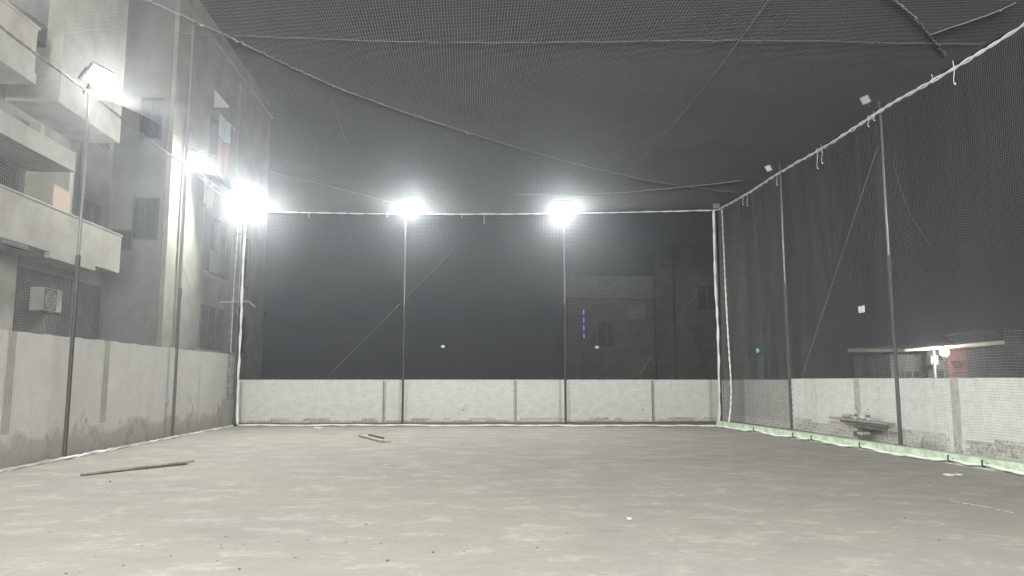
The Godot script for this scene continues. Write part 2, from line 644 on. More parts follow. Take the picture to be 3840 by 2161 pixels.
func back_wall() -> void:
	# four bays that step back and forth a little
	var o := thing("boundary_wall", "low white painted brick wall along the back, below the dark net", "wall", Vector3(-8.3, 0, -28.0), "walls round the court")
	var bays := [[0.0, 5.27, 0.0], [5.27, 10.18, -0.06], [10.18, 15.2, 0.0], [15.2, 17.95, -0.07]]
	for i in 4:
		var b: Array = bays[i]
		brick_wall(o, b[0], b[1], 0.07, 1.6, b[2], func(x, y): return painted(x, y, 0.19), 75, func(x, y): return absf(x - (b[0] + b[1]) / 2), [])
		obj("coping", boxmesh(Vector3(b[1] - b[0] - 0.002, 0.02, 0.235), 0.004), mats.painted_brick, o, Vector3((b[0] + b[1]) / 2, 1.608, b[2] - 0.11))
	for k in 3:
		var jx: float = [5.27, 10.18, 15.2][k]
		obj("panel_joint", boxmesh(Vector3(0.035, 1.5, 0.012), 0.003), mats.stay, o, Vector3(jx + (0.03 if k != 1 else -0.03), 0.83, -0.063))
		obj("panel_edge", boxmesh(Vector3(0.07, 1.5, 0.02), 0.004), mats.pillar_cement, o, Vector3(jx + (0.09 if k != 1 else -0.09), 0.83, -0.062))
	for x in [8.2, 14.85]:
		obj("bare_patch", boxmesh(Vector3(0.1, 0.06, 0.02), 0.008), mats.stained_brick, o, Vector3(x, 0.52, 0.0 if x > 10 else -0.06))

func right_wall() -> void:
	var a := Vector3(9.66, 0, -28.05)
	var b := Vector3(10.0, 0, -11.0)
	var o := thing("boundary_wall", "low white painted brick wall with grey pillars behind the right net", "wall", a, "walls round the court")
	var dirn := (b - a).normalized()
	# local x from the far corner towards the camera; local z towards the court (-x)
	o.basis = Basis(dirn, Vector3.UP, dirn.cross(Vector3.UP))
	var l := a.distance_to(b)
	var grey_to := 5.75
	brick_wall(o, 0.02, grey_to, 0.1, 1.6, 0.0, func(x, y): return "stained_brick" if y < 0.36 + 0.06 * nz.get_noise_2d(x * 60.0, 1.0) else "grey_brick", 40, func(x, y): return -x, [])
	brick_wall(o, grey_to, l, 0.1, 1.63, 0.0, func(x, y): return painted(x, y, 0.47), 260, func(x, y): return absf(x - 14.0), [[9.27, 9.53], [13.0, 13.3]])
	for x in [9.4, 13.15]:
		obj("pillar", boxmesh(Vector3(0.25, 1.28, 0.06), 0.006), mats.pillar_cement, o, Vector3(x, 0.995, -0.018))
		obj("pillar_foot", boxmesh(Vector3(0.25, 0.24, 0.06), 0.006), mats.stained_brick, o, Vector3(x, 0.225, -0.018))
	obj("coping", boxmesh(Vector3(l - grey_to, 0.018, 0.235), 0.004), mats.painted_brick, o, Vector3((l + grey_to) / 2, 1.635, -0.11))
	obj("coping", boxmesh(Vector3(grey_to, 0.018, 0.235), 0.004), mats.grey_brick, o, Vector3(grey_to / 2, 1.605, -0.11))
	obj("bare_patch", boxmesh(Vector3(0.12, 0.09, 0.02), 0.008), mats.stained_brick, o, Vector3(5.1, 0.63, 0.006))

# ---------------------------------------------------------------- nets
func right_x(z: float) -> float:
	return lerpf(9.0, 9.35, clampf((z + 26.15) / 10.0, 0.0, 1.8))

func back_z(x: float) -> float:
	return lerpf(-27.4, -26.15, (x + 8.05) / 17.0)

func roof_y(x: float, z: float) -> float:
	var u := clampf((x + 8.05) / 17.3, 0, 1)
	var back := smoothstep(0.0, 3.0, z - back_z(x))
	return GL - (0.06 + 0.06 * (1.0 - back)) * sin(PI * u) + 0.008 * nz.get_noise_2d(x * 14.0, z * 14.0)

func left_in(z: float) -> float:
	# the roof net's edge hangs in scallops between the left poles
	var bay := fposmod(z + 27.45, 5.68) / 5.68
	return 0.75 * pow(sin(PI * bay), 0.8)

func roof_p(u: float, v: float) -> Vector3:
	# u from left to right, v from back to front
	var z0 := -26.15 + v
	var x := -8.05 + u
	var zz := lerpf(back_z(x), z0 + 0.0, clampf(v / 3.0, 0.0, 1.0)) if v < 3.0 else z0
	if v < 3.0: zz = back_z(x) + (z0 + 26.15) * ((-23.15 - back_z(x)) / 3.0)
	var inn := left_in(zz) * clampf(1.0 - u / 6.0, 0.0, 1.0)
	x += inn
	var rx := right_x(zz)
	if x > rx: x = rx
	x += 0.02 * nz2.get_noise_2d(u * 20.0, zz * 10.0)
	return Vector3(x, roof_y(x, zz), zz + 0.03 * nz2.get_noise_2d(u * 12.0 + 70.0, zz * 9.0))

func fold(s: float, y: float, k: float) -> float:
	return 0.05 * nz.get_noise_2d(s * 26.0 + k, y * 6.0) + 0.008 * nz2.get_noise_2d(s * 30.0 + k, y * 6.0)

func left_p(u: float, v: float) -> Vector3:
	var z := -27.4 + u
	var pull := minf(v, 7.65 - v) * 0.0
	return Vector3(-8.08 + fold(u, v, 10.0) + pull, v + 0.02 + 0.05 * nz.get_noise_2d(u * 25.0, v * 12.0), z)

func right_p(u: float, v: float) -> Vector3:
	var z := -26.15 + u
	return Vector3(right_x(z) - 0.02 + fold(u, v, 90.0) * 1.5, v + 0.08 + 0.09 * nz.get_noise_2d(u * 40.0 + 300.0, v * 9.0) * sin(PI * clampf(v / 7.6, 0, 1)), z)

func back_p(u: float, v: float) -> Vector3:
	var x := -8.05 + u
	var top := 7.66 - 0.12 * sin(PI * u / 17.0)
	return Vector3(x, 0.06 + v * (top - 0.06) / 7.6 + 0.04 * nz.get_noise_2d(u * 22.0 + 700.0, v * 10.0) * sin(PI * v / 7.6), back_z(x) + fold(u, v, 40.0))

const CORD := 0.0023

func nets() -> void:
	var o := thing("roof_net", "wide knotted net stretched overhead as a roof between the four sides", "net", Vector3.ZERO, "nets enclosing the court")
	meta(obj("net_cords", net(roof_p, 17.75, 19.0, 0.05, 0.28, CORD), mats.net_cord, o), "", "", "", "stuff")
	o = thing("side_net", "net hanging on the left side before the apartment building", "net", Vector3.ZERO, "nets enclosing the court")
	meta(obj("net_cords", net(left_p, 19.5, 7.65, 0.05, 0.28, CORD), mats.net_cord, o), "", "", "", "stuff")
	o = thing("side_net", "net hanging on the right side above the green kerb", "net", Vector3.ZERO, "nets enclosing the court")
	meta(obj("net_cords", net(right_p, 18.0, 7.55, 0.05, 0.24, CORD), mats.net_cord, o), "", "", "", "stuff")
	o = thing("back_net", "net hanging across the back between the two white corner ropes", "net", Vector3.ZERO, "nets enclosing the court")
	meta(obj("net_cords", net(back_p, 17.0, 7.6, 0.05, 0.28, CORD), mats.net_cord, o), "", "", "", "stuff")

func poles() -> void:
	var low := Acc.new()
	tube(low, PackedVector3Array([Vector3(0, 0, 0), Vector3(0, 4.1, 0)]), 0.042, 14)
	var lowm := low.mesh()
	var hi := Acc.new()
	tube(hi, PackedVector3Array([Vector3(0, 4.1, 0), Vector3(0, 7.82, 0)]), 0.032, 14)
	var him := hi.mesh()
	var col := Acc.new()
	tube(col, PackedVector3Array([Vector3(0, 3.98, 0), Vector3(0, 4.2, 0)]), 0.05, 14)
	var colm := col.mesh()
	var plate := boxmesh(Vector3(0.2, 0.012, 0.2), 0.003)
	var list := [
		[Vector3(-8.13, 0, -16.15), "dark steel pole at the left side nearest the camera"],
		[Vector3(-8.13, 0, -21.85), "dark steel pole at the left side next to the far corner"],
		[Vector3(-8.16, 0, -27.5), "steel pole wrapped in white rope at the far left corner"],
		[Vector3(-2.22, 0.05, -27.1), "thin dark pole behind the back net, left of the two"],
		[Vector3(3.5, 0.06, -26.65), "thin dark pole behind the back net, right of the two"],
		[Vector3(8.93, 0.1, -26.25), "white roped pole at the far right corner"],
		[Vector3(9.27, 0.19, -21.3), "dark steel pole on the green kerb next to the far corner"],
		[Vector3(9.5, 0.19, -16.25), "dark steel pole on the green kerb right of the small shelf"],
		[Vector3(-8.13, 0, -10.3), "dark steel pole on the left before the picture begins"],
		[Vector3(-8.13, 0, -4.6), "dark steel pole on the left beside the camera"],
	]
	for a in list:
		var o := thing("net_pole", a[1], "pole", a[0], "steel poles that carry the nets")
		obj("lower_pipe", lowm, mats.dark_steel, o)
		obj("upper_pipe", him, mats.steel, o)
		obj("collar", colm, mats.dark_steel, o)
		obj("base_plate", plate, mats.dark_steel, o, Vector3(0, 0.007, 0))

# ---------------------------------------------------------------- ropes
func rope_thing(called: String, label: String, mesh: ArrayMesh, m: Material, group := "", category := "rope") -> void:
	var o := obj(called, mesh, m)
	meta(o, label, category, group)

func ropes() -> void:
	var r := []
	for i in 13:
		var z := -26.15 + 18.0 * i / 12.0
		var bay := fposmod(z + 26.15, 5.2) / 5.2
		r.append(Vector3(right_x(z), GL - 0.02 - 0.06 * sin(PI * bay), z))
	rope_thing("top_rope", "white twisted rope along the top of the right net", twisted(r, 0.021, 0.8, 1.0, 1.0), mats.rope, "top ropes of the nets")
	r = []
	for i in 13:
		var z := -27.4 + 19.0 * i / 12.0
		var bay := fposmod(z + 27.45, 5.68) / 5.68
		r.append(Vector3(-8.06, GL - 0.05 * sin(PI * bay), z))
	rope_thing("top_rope", "white twisted rope along the top of the left net, coloured dark as backlit", twisted(r, 0.016, 0.55, 1.2, 0.8), mats.backlit_dark_rope, "top ropes of the nets")
	r = []
	for i in 13:
		var x := -8.05 + 17.0 * i / 12.0
		r.append(Vector3(x, 7.67 - 0.12 * sin(PI * i / 12.0), back_z(x) + 0.02))
	rope_thing("top_rope", "pale rope along the top of the back net", twisted(r, 0.014, 1.3, 1.1, 1.2), mats.rope, "top ropes of the nets")
	# white ropes down the corners
	r = [Vector3(-8.0, 7.7, -27.35), Vector3(-8.02, 5.5, -27.36), Vector3(-8.0, 3.6, -27.34), Vector3(-8.02, 1.8, -27.35), Vector3(-8.0, 0.5, -27.34), Vector3(-7.96, 0.06, -27.3)]
	rope_thing("corner_rope", "thick white rope wound down the far left corner pole", twisted(r, 0.028, 1.7, 0.7, 1.4), mats.rope, "white ropes down the corners")
	r = [Vector3(-8.1, 7.6, -26.9), Vector3(-8.12, 5.0, -26.75), Vector3(-8.12, 2.55, -26.7)]
	rope_thing("corner_rope", "thin white rope hanging left of the far left corner pole", twisted(r, 0.012, 0.6, 1.0, 0.5), mats.rope, "white ropes down the corners")
	r = [Vector3(8.86, 7.65, -26.17), Vector3(8.84, 5.4, -26.18), Vector3(8.87, 3.4, -26.16), Vector3(8.85, 1.6, -26.17), Vector3(8.83, 0.4, -26.17), Vector3(8.74, 0.05, -26.1)]
	rope_thing("corner_rope", "thick white rope wound down the far right corner pole", twisted(r, 0.028, 1.7, 0.7, 1.4), mats.rope, "white ropes down the corners")
	r = [Vector3(9.02, 7.62, -25.75), Vector3(9.0, 5.6, -25.62), Vector3(8.98, 3.2, -25.45), Vector3(8.99, 1.3, -25.35), Vector3(8.84, 0.2, -25.25), Vector3(8.74, 0.03, -25.2)]
	rope_thing("corner_rope", "wavy white rope just right of the far right corner pole", twisted(r, 0.016, 0.5, 1.0, 0.9), mats.rope, "white ropes down the corners")
	# hem ropes on the floor
	r = []
	for i in 28:
		var x := -7.95 + 16.7 * i / 27.0
		r.append(Vector3(x, 0.03 + 0.045 * maxf(0.0, nz.get_noise_1d(i * 23.0)), back_z(x) + 0.05 + 0.07 * nz2.get_noise_1d(i * 31.0)))
	rope_thing("hem_rope", "white hem rope lying along the foot of the back wall", twisted(r, 0.02, 1.6, 0.5, 1.2), mats.rope, "hem ropes of the nets")
	r = []
	for i in 40:
		var z := -27.2 + 18.5 * i / 39.0
		r.append(Vector3(-8.1 + 0.06 * nz.get_noise_1d(i * 29.0), 0.025 + 0.03 * maxf(0.0, nz2.get_noise_1d(i * 17.0)), z))
	rope_thing("hem_rope", "crumpled pale hem rope along the foot of the left wall", twisted(r, 0.024, 1.1, 0.5, 1.5), mats.rope, "hem ropes of the nets")
	# rope draped along the kerb, held by black hooks
	var hooks := []
	for p in HOOKS: hooks.append(p)
	r = []
	var k0 := Vector3(8.70, 0, -26.1)
	for i in 90:
		var z := -26.1 + 18.0 * i / 89.0
		var x := 8.70 + 1.35 * (z + 26.15) / 26.15
		var lift := 1.0
		var near_h := 9.0
		for h in hooks: near_h = minf(near_h, absf(z - h))
		var slack := smoothstep(0.0, 0.9, near_h)
		var n := nz.get_noise_1d(z * 40.0)
		r.append(Vector3(x - 0.03 - 0.06 * slack * (0.5 + n), 0.03 + 0.05 * (1.0 - slack) + 0.05 * maxf(0.0, n + 0.1) * slack, z))
	rope_thing("hem_rope", "white hem rope draped along the green kerb on black hooks", twisted(r, 0.022, 1.4, 0.5, 1.0), mats.rope, "hem ropes of the nets")
	var hk := Acc.new()
	tube(hk, path([Vector3(0.03, 0.02, 0), Vector3(-0.06, 0.0, 0), Vector3(-0.10, 0.04, 0), Vector3(-0.09, 0.12, 0.0)], 0.01), 0.014, 6)
	var hm := hk.mesh()
	var place := ["first black hook from the far end of the green kerb", "second black hook from the far end of the green kerb", "third black hook from the far end of the green kerb", "black hook on the kerb below the small shelf", "black hook on the kerb right below the nearest right pole", "second nearest black hook on the green kerb", "nearest black hook on the green kerb at the right edge"]
	for i in HOOKS.size():
		var z: float = HOOKS[i]
		var o := thing("kerb_hook", place[i], "hook", Vector3(8.70 + 1.35 * (z + 26.15) / 26.15, 0.06, z), "black hooks along the green kerb")
		obj("hook_wire", hm, mats.black, o)
		obj("hook_plate", boxmesh(Vector3(0.012, 0.07, 0.05), 0.003), mats.black, o, Vector3(0.003, 0.02, 0))
	# seams and cables in the roof net
	roof_cord("roof_seam", "pale zigzag stitched seam crossing the roof net towards the far right corner", [[-5.42, -11.44], [-4.41, -12.79], [-2.83, -15.11], [-0.72, -17.28], [2.43, -20.0], [5.78, -22.31], [8.87, -23.63]], 0.006, true)
	roof_cord("roof_cable", "thin straight cable in the roof net running front to back right of centre", [[4.72, -9.0], [4.86, -13.3], [4.9, -17.0], [4.82, -20.0], [4.84, -24.1]], 0.004, false)
	roof_cord("roof_seam", "dotted seam in the roof net near the back, left of the right corner", [[1.61, -24.07], [4.71, -23.78], [6.6, -23.04], [8.34, -22.16]], 0.008, true)
	roof_cord("roof_cable", "faint cable straight across the roof net near the top of the picture", [[-8.0, -12.9], [-1.27, -13.0], [2.28, -12.8], [5.04, -12.6], [9.4, -12.6]], 0.002, false)
	roof_cord("roof_seam", "double seam in the roof net slanting to the right rope", [[6.0, -10.3], [6.48, -10.77], [7.34, -11.5], [8.16, -12.26], [9.02, -13.13]], 0.006, true)
	roof_cord("roof_seam", "knotted seam in the roof net at the top right, beside the right rope", [[8.16, -12.26], [8.38, -11.94], [8.67, -11.53], [8.88, -11.07]], 0.006, true)
	roof_cord("roof_cable", "short bent thread in the roof net left of centre", [[-2.87, -15.07], [-2.97, -16.6], [-3.08, -18.45], [-3.03, -19.43]], 0.0025, false)
	roof_cord("roof_seam", "dotted seam in the roof net from the second left pole to the back", [[-7.2, -20.0], [-6.98, -20.27], [-6.06, -21.57], [-4.62, -23.18], [-2.6, -25.38]], 0.007, true)
	# loose cord ends hanging from the ropes
	var ends := [
		[Vector3(9.27, 7.66, -13.3), 0.46, "long loose cord end under the right rope near the top right corner"], [Vector3(9.26, 7.66, -13.95), 0.16, "short loose cord end under the right rope near the top right corner"],
		[Vector3(9.22, 7.66, -16.05), 0.2, "short cord end under the unlit floodlight on the right"], [Vector3(9.22, 7.66, -16.3), 0.26, "cord end just left of the nearest right pole top"],
		[Vector3(9.17, 7.66, -18.77), 0.56, "right one of the two cord loops halfway along the right rope"], [Vector3(9.17, 7.66, -18.5), 0.5, "left one of the two cord loops halfway along the right rope"],
		[Vector3(9.1, 7.64, -21.18), 0.36, "cord end beside the second right pole top"], [Vector3(9.04, 7.64, -23.4), 0.46, "right one of two cord ends near the far right corner"], [Vector3(9.03, 7.64, -23.75), 0.34, "left one of two cord ends near the far right corner"],
		[Vector3(-8.04, 7.66, -15.8), 0.36, "left one of two cord ends below the nearest lit floodlight"], [Vector3(-8.04, 7.66, -15.98), 0.44, "right one of two cord ends below the nearest lit floodlight"],
		[Vector3(-5.7, 7.6, -27.12), 0.16, "cord end under the back rope beside the glaring corner"], [Vector3(-2.88, 7.58, -26.9), 0.14, "cord end under the back rope left of the left back lamp"],
		[Vector3(0.61, 7.54, -26.7), 0.36, "long cord end under the back rope between the two back lamps"], [Vector3(-0.2, 7.54, -26.75), 0.12, "short cord end under the back rope between the two back lamps"],
	]
	for e in ends:
		var p: Vector3 = e[0]
		var h: float = e[1]
		var acc := Acc.new()
		var q := path([p + Vector3(0, 0.02, 0), p + Vector3(0.012, -h * 0.4, 0.01), p + Vector3(-0.005, -h * 0.8, -0.01), p + Vector3(0.01, -h, 0.0)], 0.05)
		tube(acc, q, 0.0065, 5)
		q = path([p + Vector3(0.006, -h * 0.96, 0), p + Vector3(0.016, -h * 1.0, 0.01), p + Vector3(0.012, -h * 0.93, 0.01)], 0.02)
		tube(acc, q, 0.009, 5)
		var o := obj("cord_end", acc.mesh(), mats.rope)
		meta(o, e[2], "cord", "loose cord ends under the ropes")
	# stays outside the nets
	var stays := [
		[Vector3(-0.42, 6.43, -27.45), Vector3(-4.98, 1.7, -27.6), "slanting stay behind the left half of the back net"],
		[Vector3(8.86, 5.34, -27.2), Vector3(6.27, 1.77, -27.3), "faint slanting stay behind the right end of the back net"],
		[Vector3(9.42, 6.95, -16.3), Vector3(9.38, 1.68, -20.75), "slanting stay behind the right net, left of the nearest pole"],
	]
	for s in stays:
		var o := obj("stay", tubemesh([s[0], s[1]], 0.0075, 6), mats.stay)
		meta(o, s[2], "stay", "stays behind the nets")
	var o2 := obj("loose_wire", tubemesh(Array(path([Vector3(9.45, 6.4, -15.8), Vector3(9.42, 5.1, -15.22), Vector3(9.4, 4.1, -14.35)], 0.3)), 0.004, 5), mats.steel)
	meta(o2, "thin wire bending right from the nearest right pole", "wire")
	o2 = obj("loose_wire", tubemesh(Array(path([Vector3(-8.12, 4.98, -21.75), Vector3(-8.1, 3.9, -23.0), Vector3(-8.1, 2.58, -24.97)], 0.3)), 0.006, 5), mats.backlit_dark_rope)
	meta(o2, "thin wire slanting from the second left pole to the wall", "wire")

const HOOKS := [-22.9, -20.4, -19.4, -17.2, -14.2, -13.3, -11.2]

func roof_cord(called: String, label: String, pts: Array, r: float, zig: bool) -> void:
	var q := []
	for p in pts: q.append(Vector3(p[0], 0, p[1]))
	var w := path(q, 0.09)
	for i in w.size():
		var p := w[i]
		var s := 0.0
		if zig: s = (0.012 if i % 2 else -0.012) + 0.03 * nz2.get_noise_1d(i * 9.0)
		w[i] = Vector3(p.x + s, roof_y(p.x, p.z) - 0.012 + 0.012 * nz2.get_noise_1d(i * 13.0), p.z + s)
	var acc := Acc.new()
	tube(acc, w, r, 5)
	if zig:
		for i in range(4, w.size() - 3, 1):
			if rng.randf() < 0.10:
				tube(acc, PackedVector3Array([w[i] + Vector3(-0.025, 0, 0.01), w[i] + Vector3(0.0, -0.012, 0), w[i] + Vector3(0.03, -0.03 * rng.randf(), -0.01)]), r * 1.7, 5)
	var o := obj(called, acc.mesh(), mats.seam)
	meta(o, label, "seam" if zig else "cable", "seams and cables of the roof net")

# ---------------------------------------------------------------- left building
func slab(called: String, parent: Node3D, x0: float, x1: float, y0: float, y1: float, z0: float, z1: float, m: Material, e := 0.0) -> MeshInstance3D:
	return obj(called, boxmesh(Vector3(absf(x1 - x0), absf(y1 - y0), absf(z1 - z0)), e), m, parent, Vector3((x0 + x1) / 2, (y0 + y1) / 2, (z0 + z1) / 2) - parent.position)

# a window let into a face that looks along +x (axis 0) or +z (axis 2)
func window(parent: Node3D, axis: int, at: float, a0: float, a1: float, y0: float, y1: float, bars := 1) -> void:
	var f := st_new()
	var t := 0.05
	var d := 0.07
	var mid := (a0 + a1) / 2
	var list := [[mid, y0 + t / 2, a1 - a0, t], [mid, y1 - t / 2, a1 - a0, t], [a0 + t / 2, (y0 + y1) / 2, t, y1 - y0 - 2 * t], [a1 - t / 2, (y0 + y1) / 2, t, y1 - y0 - 2 * t]]
	for i in bars: list.append([lerpf(a0, a1, (i + 1.0) / (bars + 1)), (y0 + y1) / 2, t * 0.8, y1 - y0 - 2 * t])
	for l in list:
		if axis == 0: box(f, Vector3(at, l[1], l[0]) - parent.position, Vector3(d, l[3], l[2]))
		else: box(f, Vector3(l[0], l[1], at) - parent.position, Vector3(l[2], l[3], d))
	var w := obj("window", done(f), mats.frame_dark, parent)
	var g := st_new()
	if axis == 0: box(g, Vector3(at - 0.006, (y0 + y1) / 2, mid) - parent.position, Vector3(0.03, y1 - y0 - 0.06, a1 - a0 - 0.06))
	else: box(g, Vector3(mid, (y0 + y1) / 2, at - 0.006) - parent.position, Vector3(a1 - a0 - 0.06, y1 - y0 - 0.06, 0.03))
	obj("pane", done(g), mats.window_dark, w)

func building() -> void:
	var o := thing("apartment_building", "pale apartment building with balconies behind the left net", "building", Vector3(-12, 0, -22))
	# near block: set back, with balconies
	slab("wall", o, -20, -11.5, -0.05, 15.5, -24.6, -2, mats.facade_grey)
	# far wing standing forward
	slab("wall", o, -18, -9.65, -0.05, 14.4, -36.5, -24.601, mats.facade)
	var end := slab("end_wall", o, -11.498, -9.8, 0.0, 14.3, -24.597, -24.56, mats.facade_grey)  # grey stands in for the weaker light on this end face
	slab("roof_parapet", o, -18.1, -9.55, 14.401, 15.0, -36.6, -24.55, mats.facade)
	# lower balcony
	var b := slab("balcony", o, -10.32, -10.2, 4.72, 5.8, -22.65, -6, mats.facade, 0.01)
	slab("balcony_floor", o, -11.499, -10.321, 4.74, 4.9, -22.6, -6, mats.facade)
	slab("balcony_rail_cap", o, -10.36, -10.17, 5.801, 5.86, -22.68, -6, mats.facade, 0.01)
	slab("balcony_drop", o, -10.33, -10.195, 4.58, 4.719, -21.2, -18.9, mats.facade, 0.005)
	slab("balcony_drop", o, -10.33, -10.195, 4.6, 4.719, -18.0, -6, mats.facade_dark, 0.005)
	slab("cross_wall", o, -11.499, -11.2, 4.901, 8.3, -20.1, -19.9, mats.facade)
	slab("cross_wall", o, -11.199, -10.37, 4.901, 7.5, -20.1, -19.9, mats.facade)
	slab("cross_wall", o, -11.3, -10.25, 7.0, 7.5, -19.899, -14.0, mats.facade)
	# upper balcony
	slab("balcony", o, -10.32, -10.2, 8.5, 9.85, -17.7, -4, mats.facade, 0.01)
	slab("balcony_floor", o, -11.499, -10.321, 8.5, 8.66, -17.7, -4, mats.facade)
	slab("balcony_rail_cap", o, -10.37, -10.16, 9.851, 9.92, -17.75, -4, mats.facade, 0.01)
	slab("balcony_band", o, -10.199, -10.15, 8.5, 8.75, -17.7, -4, mats.facade, 0.005)
	# projecting room
	slab("projecting_room", o, -11.499, -10.2, 8.5, 13.2, -22.15, -18.8, mats.facade, 0.01)
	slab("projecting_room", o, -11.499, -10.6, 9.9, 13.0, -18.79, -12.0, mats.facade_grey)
	# ground floor pillars and dark panels laid on the wall
	slab("pillar", o, -11.499, -11.2, 0, 4.73, -19.35, -18.7, mats.facade)
	slab("dark_panel", o, -11.497, -11.46, 0.5, 4.5, -24.3, -19.4, mats.facade_dark)
	slab("dark_panel", o, -11.497, -11.46, 0.5, 4.5, -18.6, -12.0, mats.facade_dark)
	window(o, 0, -11.47, -23.9, -22.9, 5.2, 7.0, 1)
	window(o, 0, -11.47, -19.5, -16.5, 5.4, 7.0, 2)
	window(o, 0, -11.47, -24.2, -23.3, 8.9, 10.9, 1)
	window(o, 2, -24.545, -10.75, -9.95, 6.06, 7.47, 1)
	window(o, 2, -24.545, -10.7, -10.0, 9.4, 10.8, 1)
	window(o, 2, -24.545, -11.4, -10.7, 5.7, 6.4, 0)
	# windows of the wing towards the court
	for y in [2.75, 5.6, 9.4]:
		var h := 1.6 if y < 5.0 else 2.15
		window(o, 0, -9.635, -30.5, -27.9, y, y + h, 2)
		slab("window_sill", o, -9.649, -9.5, y - 0.12, y - 0.03, -30.6, -27.8, mats.facade, 0.01)
	window(o, 0, -9.635, -33.6, -31.6, 2.75, 4.35, 1)
	window(o, 0, -9.635, -33.6, -31.6, 5.6, 7.75, 1)
	slab("curtain", o, -9.62, -9.6, 5.65, 6.5, -29.4, -28.7, mats.white_paint)
	# rooftop gable seen through the roof net
	var st := st_new()
	for sd in 2:
		var zz := -28.0 - 0.05 * sd
		var tri := [Vector3(-9.55, 11.8, zz), Vector3(-9.55, 12.5, zz), Vector3(-8.95, 11.8, zz)]
		if sd == 1: tri.reverse()
		for q in tri:
			st.set_uv(Vector2(q.x, q.y))
			st.add_vertex(q)
	quad(st, Vector3(-9.55, 12.5, -28.0), Vector3(-9.55, 12.5, -28.05), Vector3(-8.95, 11.8, -28.05), Vector3(-8.95, 11.8, -28.0))
	quad(st, Vector3(-9.55, 11.8, -28.0), Vector3(-8.95, 11.8, -28.0), Vector3(-8.95, 11.8, -28.05), Vector3(-9.55, 11.8, -28.05))
	obj("sloping_panel", done(st), mats.white_paint, o, -o.position)
	# pipes down the walls
	for p in [[-9.56, -25.6, 14.0], [-9.56, -31.2, 14.0], [-11.44, -22.6, 13.0]]:
		var pa := Acc.new()
		tube(pa, PackedVector3Array([Vector3(p[0], 0.2, p[1]) - o.position, Vector3(p[0], p[2], p[1]) - o.position]), 0.055, 8)
		for y in [3.0, 6.4, 9.8]: tube(pa, PackedVector3Array([Vector3(p[0], y, p[1]) - o.position, Vector3(p[0], y + 0.12, p[1]) - o.position]), 0.068, 8)
		obj("drain_pipe", pa.mesh(), mats.facade_grey, o)
	for z in [-7.5, -9.5, -11.5, -13.5, -15.5]:
		slab("balcony_drip_slot", o, -10.2, -10.165, 4.95, 5.1, z - 0.06, z + 0.06, mats.facade_dark, 0.004)
	# things on the building
	var p := thing("parapet_board", "peach coloured board standing on the balcony parapet", "board", Vector3(-10.24, 5.87, -19.3))
	obj("board", boxmesh(Vector3(0.05, 0.52, 0.8), 0.008), mat("peach", lin(0.46, 0.34, 0.26), 0.8), p, Vector3(0, 0.26, 0))
	obj("frame_strip", boxmesh(Vector3(0.06, 0.04, 0.84), 0.006), mats.facade, p, Vector3(0, 0.54, 0))
	var ac := thing("air_conditioner", "white outdoor unit on the dark ground floor wall behind the left wall", "air conditioner", Vector3(-11.1, 3.42, -20.9))
	obj("casing", boxmesh(Vector3(0.36, 0.62, 0.92), 0.015), mats.facade, ac, Vector3(-0.18, 0.31, 0))
	var gr := Acc.new()
	for i in 5:
		var ring := PackedVector3Array()
		for k in 25: ring.append(Vector3(0.012, 0.31 + sin(TAU * k / 24.0) * 0.05 * (i + 1), 0.12 + cos(TAU * k / 24.0) * 0.05 * (i + 1)))
		tube(gr, ring, 0.005, 4, false)
	obj("fan_recess", boxmesh(Vector3(0.012, 0.56, 0.58), 0.004), mats.frame_dark, ac, Vector3(0.003, 0.31, 0.12))
	obj("fan_grille", gr.mesh(), mats.housing, ac)
	for s in [-1, 1]: obj("bracket", boxmesh(Vector3(0.42, 0.04, 0.04), 0.004), mats.dark_steel, ac, Vector3(-0.17, -0.03, s * 0.3))
	# washing under the roof net near the second pole
	var cl := thing("hanging_cloth", "white cloths hanging at the left net beside the corner glare", "cloth", Vector3(-8.2, 7.1, -24.0))
	for k in 3:
		var g := st_new()
		var z0 := -0.42 + k * 0.3
		for j in 6:
			for i in 4:
				var f := func(a: int, b: int): return Vector3(0.03 * sin(a * 1.9 + k + b * 0.7), 0.8 - 0.8 * b / 6.0 - 0.1 * (k % 2), z0 + 0.24 * a / 4.0 + 0.02 * sin(b + k))
				quad(g, f.call(i, j), f.call(i + 1, j), f.call(i + 1, j + 1), f.call(i, j + 1))
		var mm = mats.white_paint
		obj("cloth", done(g), mm, cl)
	obj("line", tubemesh([Vector3(0, 0.82, -0.9), Vector3(0, 0.8, 0), Vector3(0, 0.84, 0.9)], 0.006, 5), mats.rope, cl)
	var sh := thing("hanging_sheet", "red sheet hanging below a pale blue one on the building's far wing", "cloth", Vector3(-9.35, 9.2, -28.9))
	var cs := [["red_cloth", lin(0.5, 0.3, 0.28), 0.2, 1.5], ["pale_cloth", lin(0.62, 0.7, 0.72), 1.52, 2.35]]
	for c in cs:
		var g := st_new()
		for i in 8:
			var f := func(a: int, y: float): return Vector3(0.05 * sin(a * 1.3), y + 0.06 * sin(a * 0.9), -0.6 + 1.3 * a / 8.0)
			quad(g, f.call(i, c[3]), f.call(i + 1, c[3]), f.call(i + 1, c[2]), f.call(i, c[2]))
		obj(c[0], done(g), mat(c[0], c[1], 0.9), sh)
	obj("line", tubemesh([Vector3(0.02, 2.4, -1.2), Vector3(0, 2.36, 0), Vector3(0.02, 2.4, 1.2)], 0.01, 5), mats.rope, sh)
	var arm := thing("pipe_arm", "pale pipe arm reaching out past the far left corner", "pipe", Vector3(-9.6, 4.62, -29.9))
	obj("pipe", tubemesh(Array(path([Vector3(-0.04, 0, 0), Vector3(1.0, 0.03, 0), Vector3(1.15, 0.0, 0), Vector3(1.36, -0.18, 0)], 0.1)), 0.035, 8), mats.white_paint, arm)
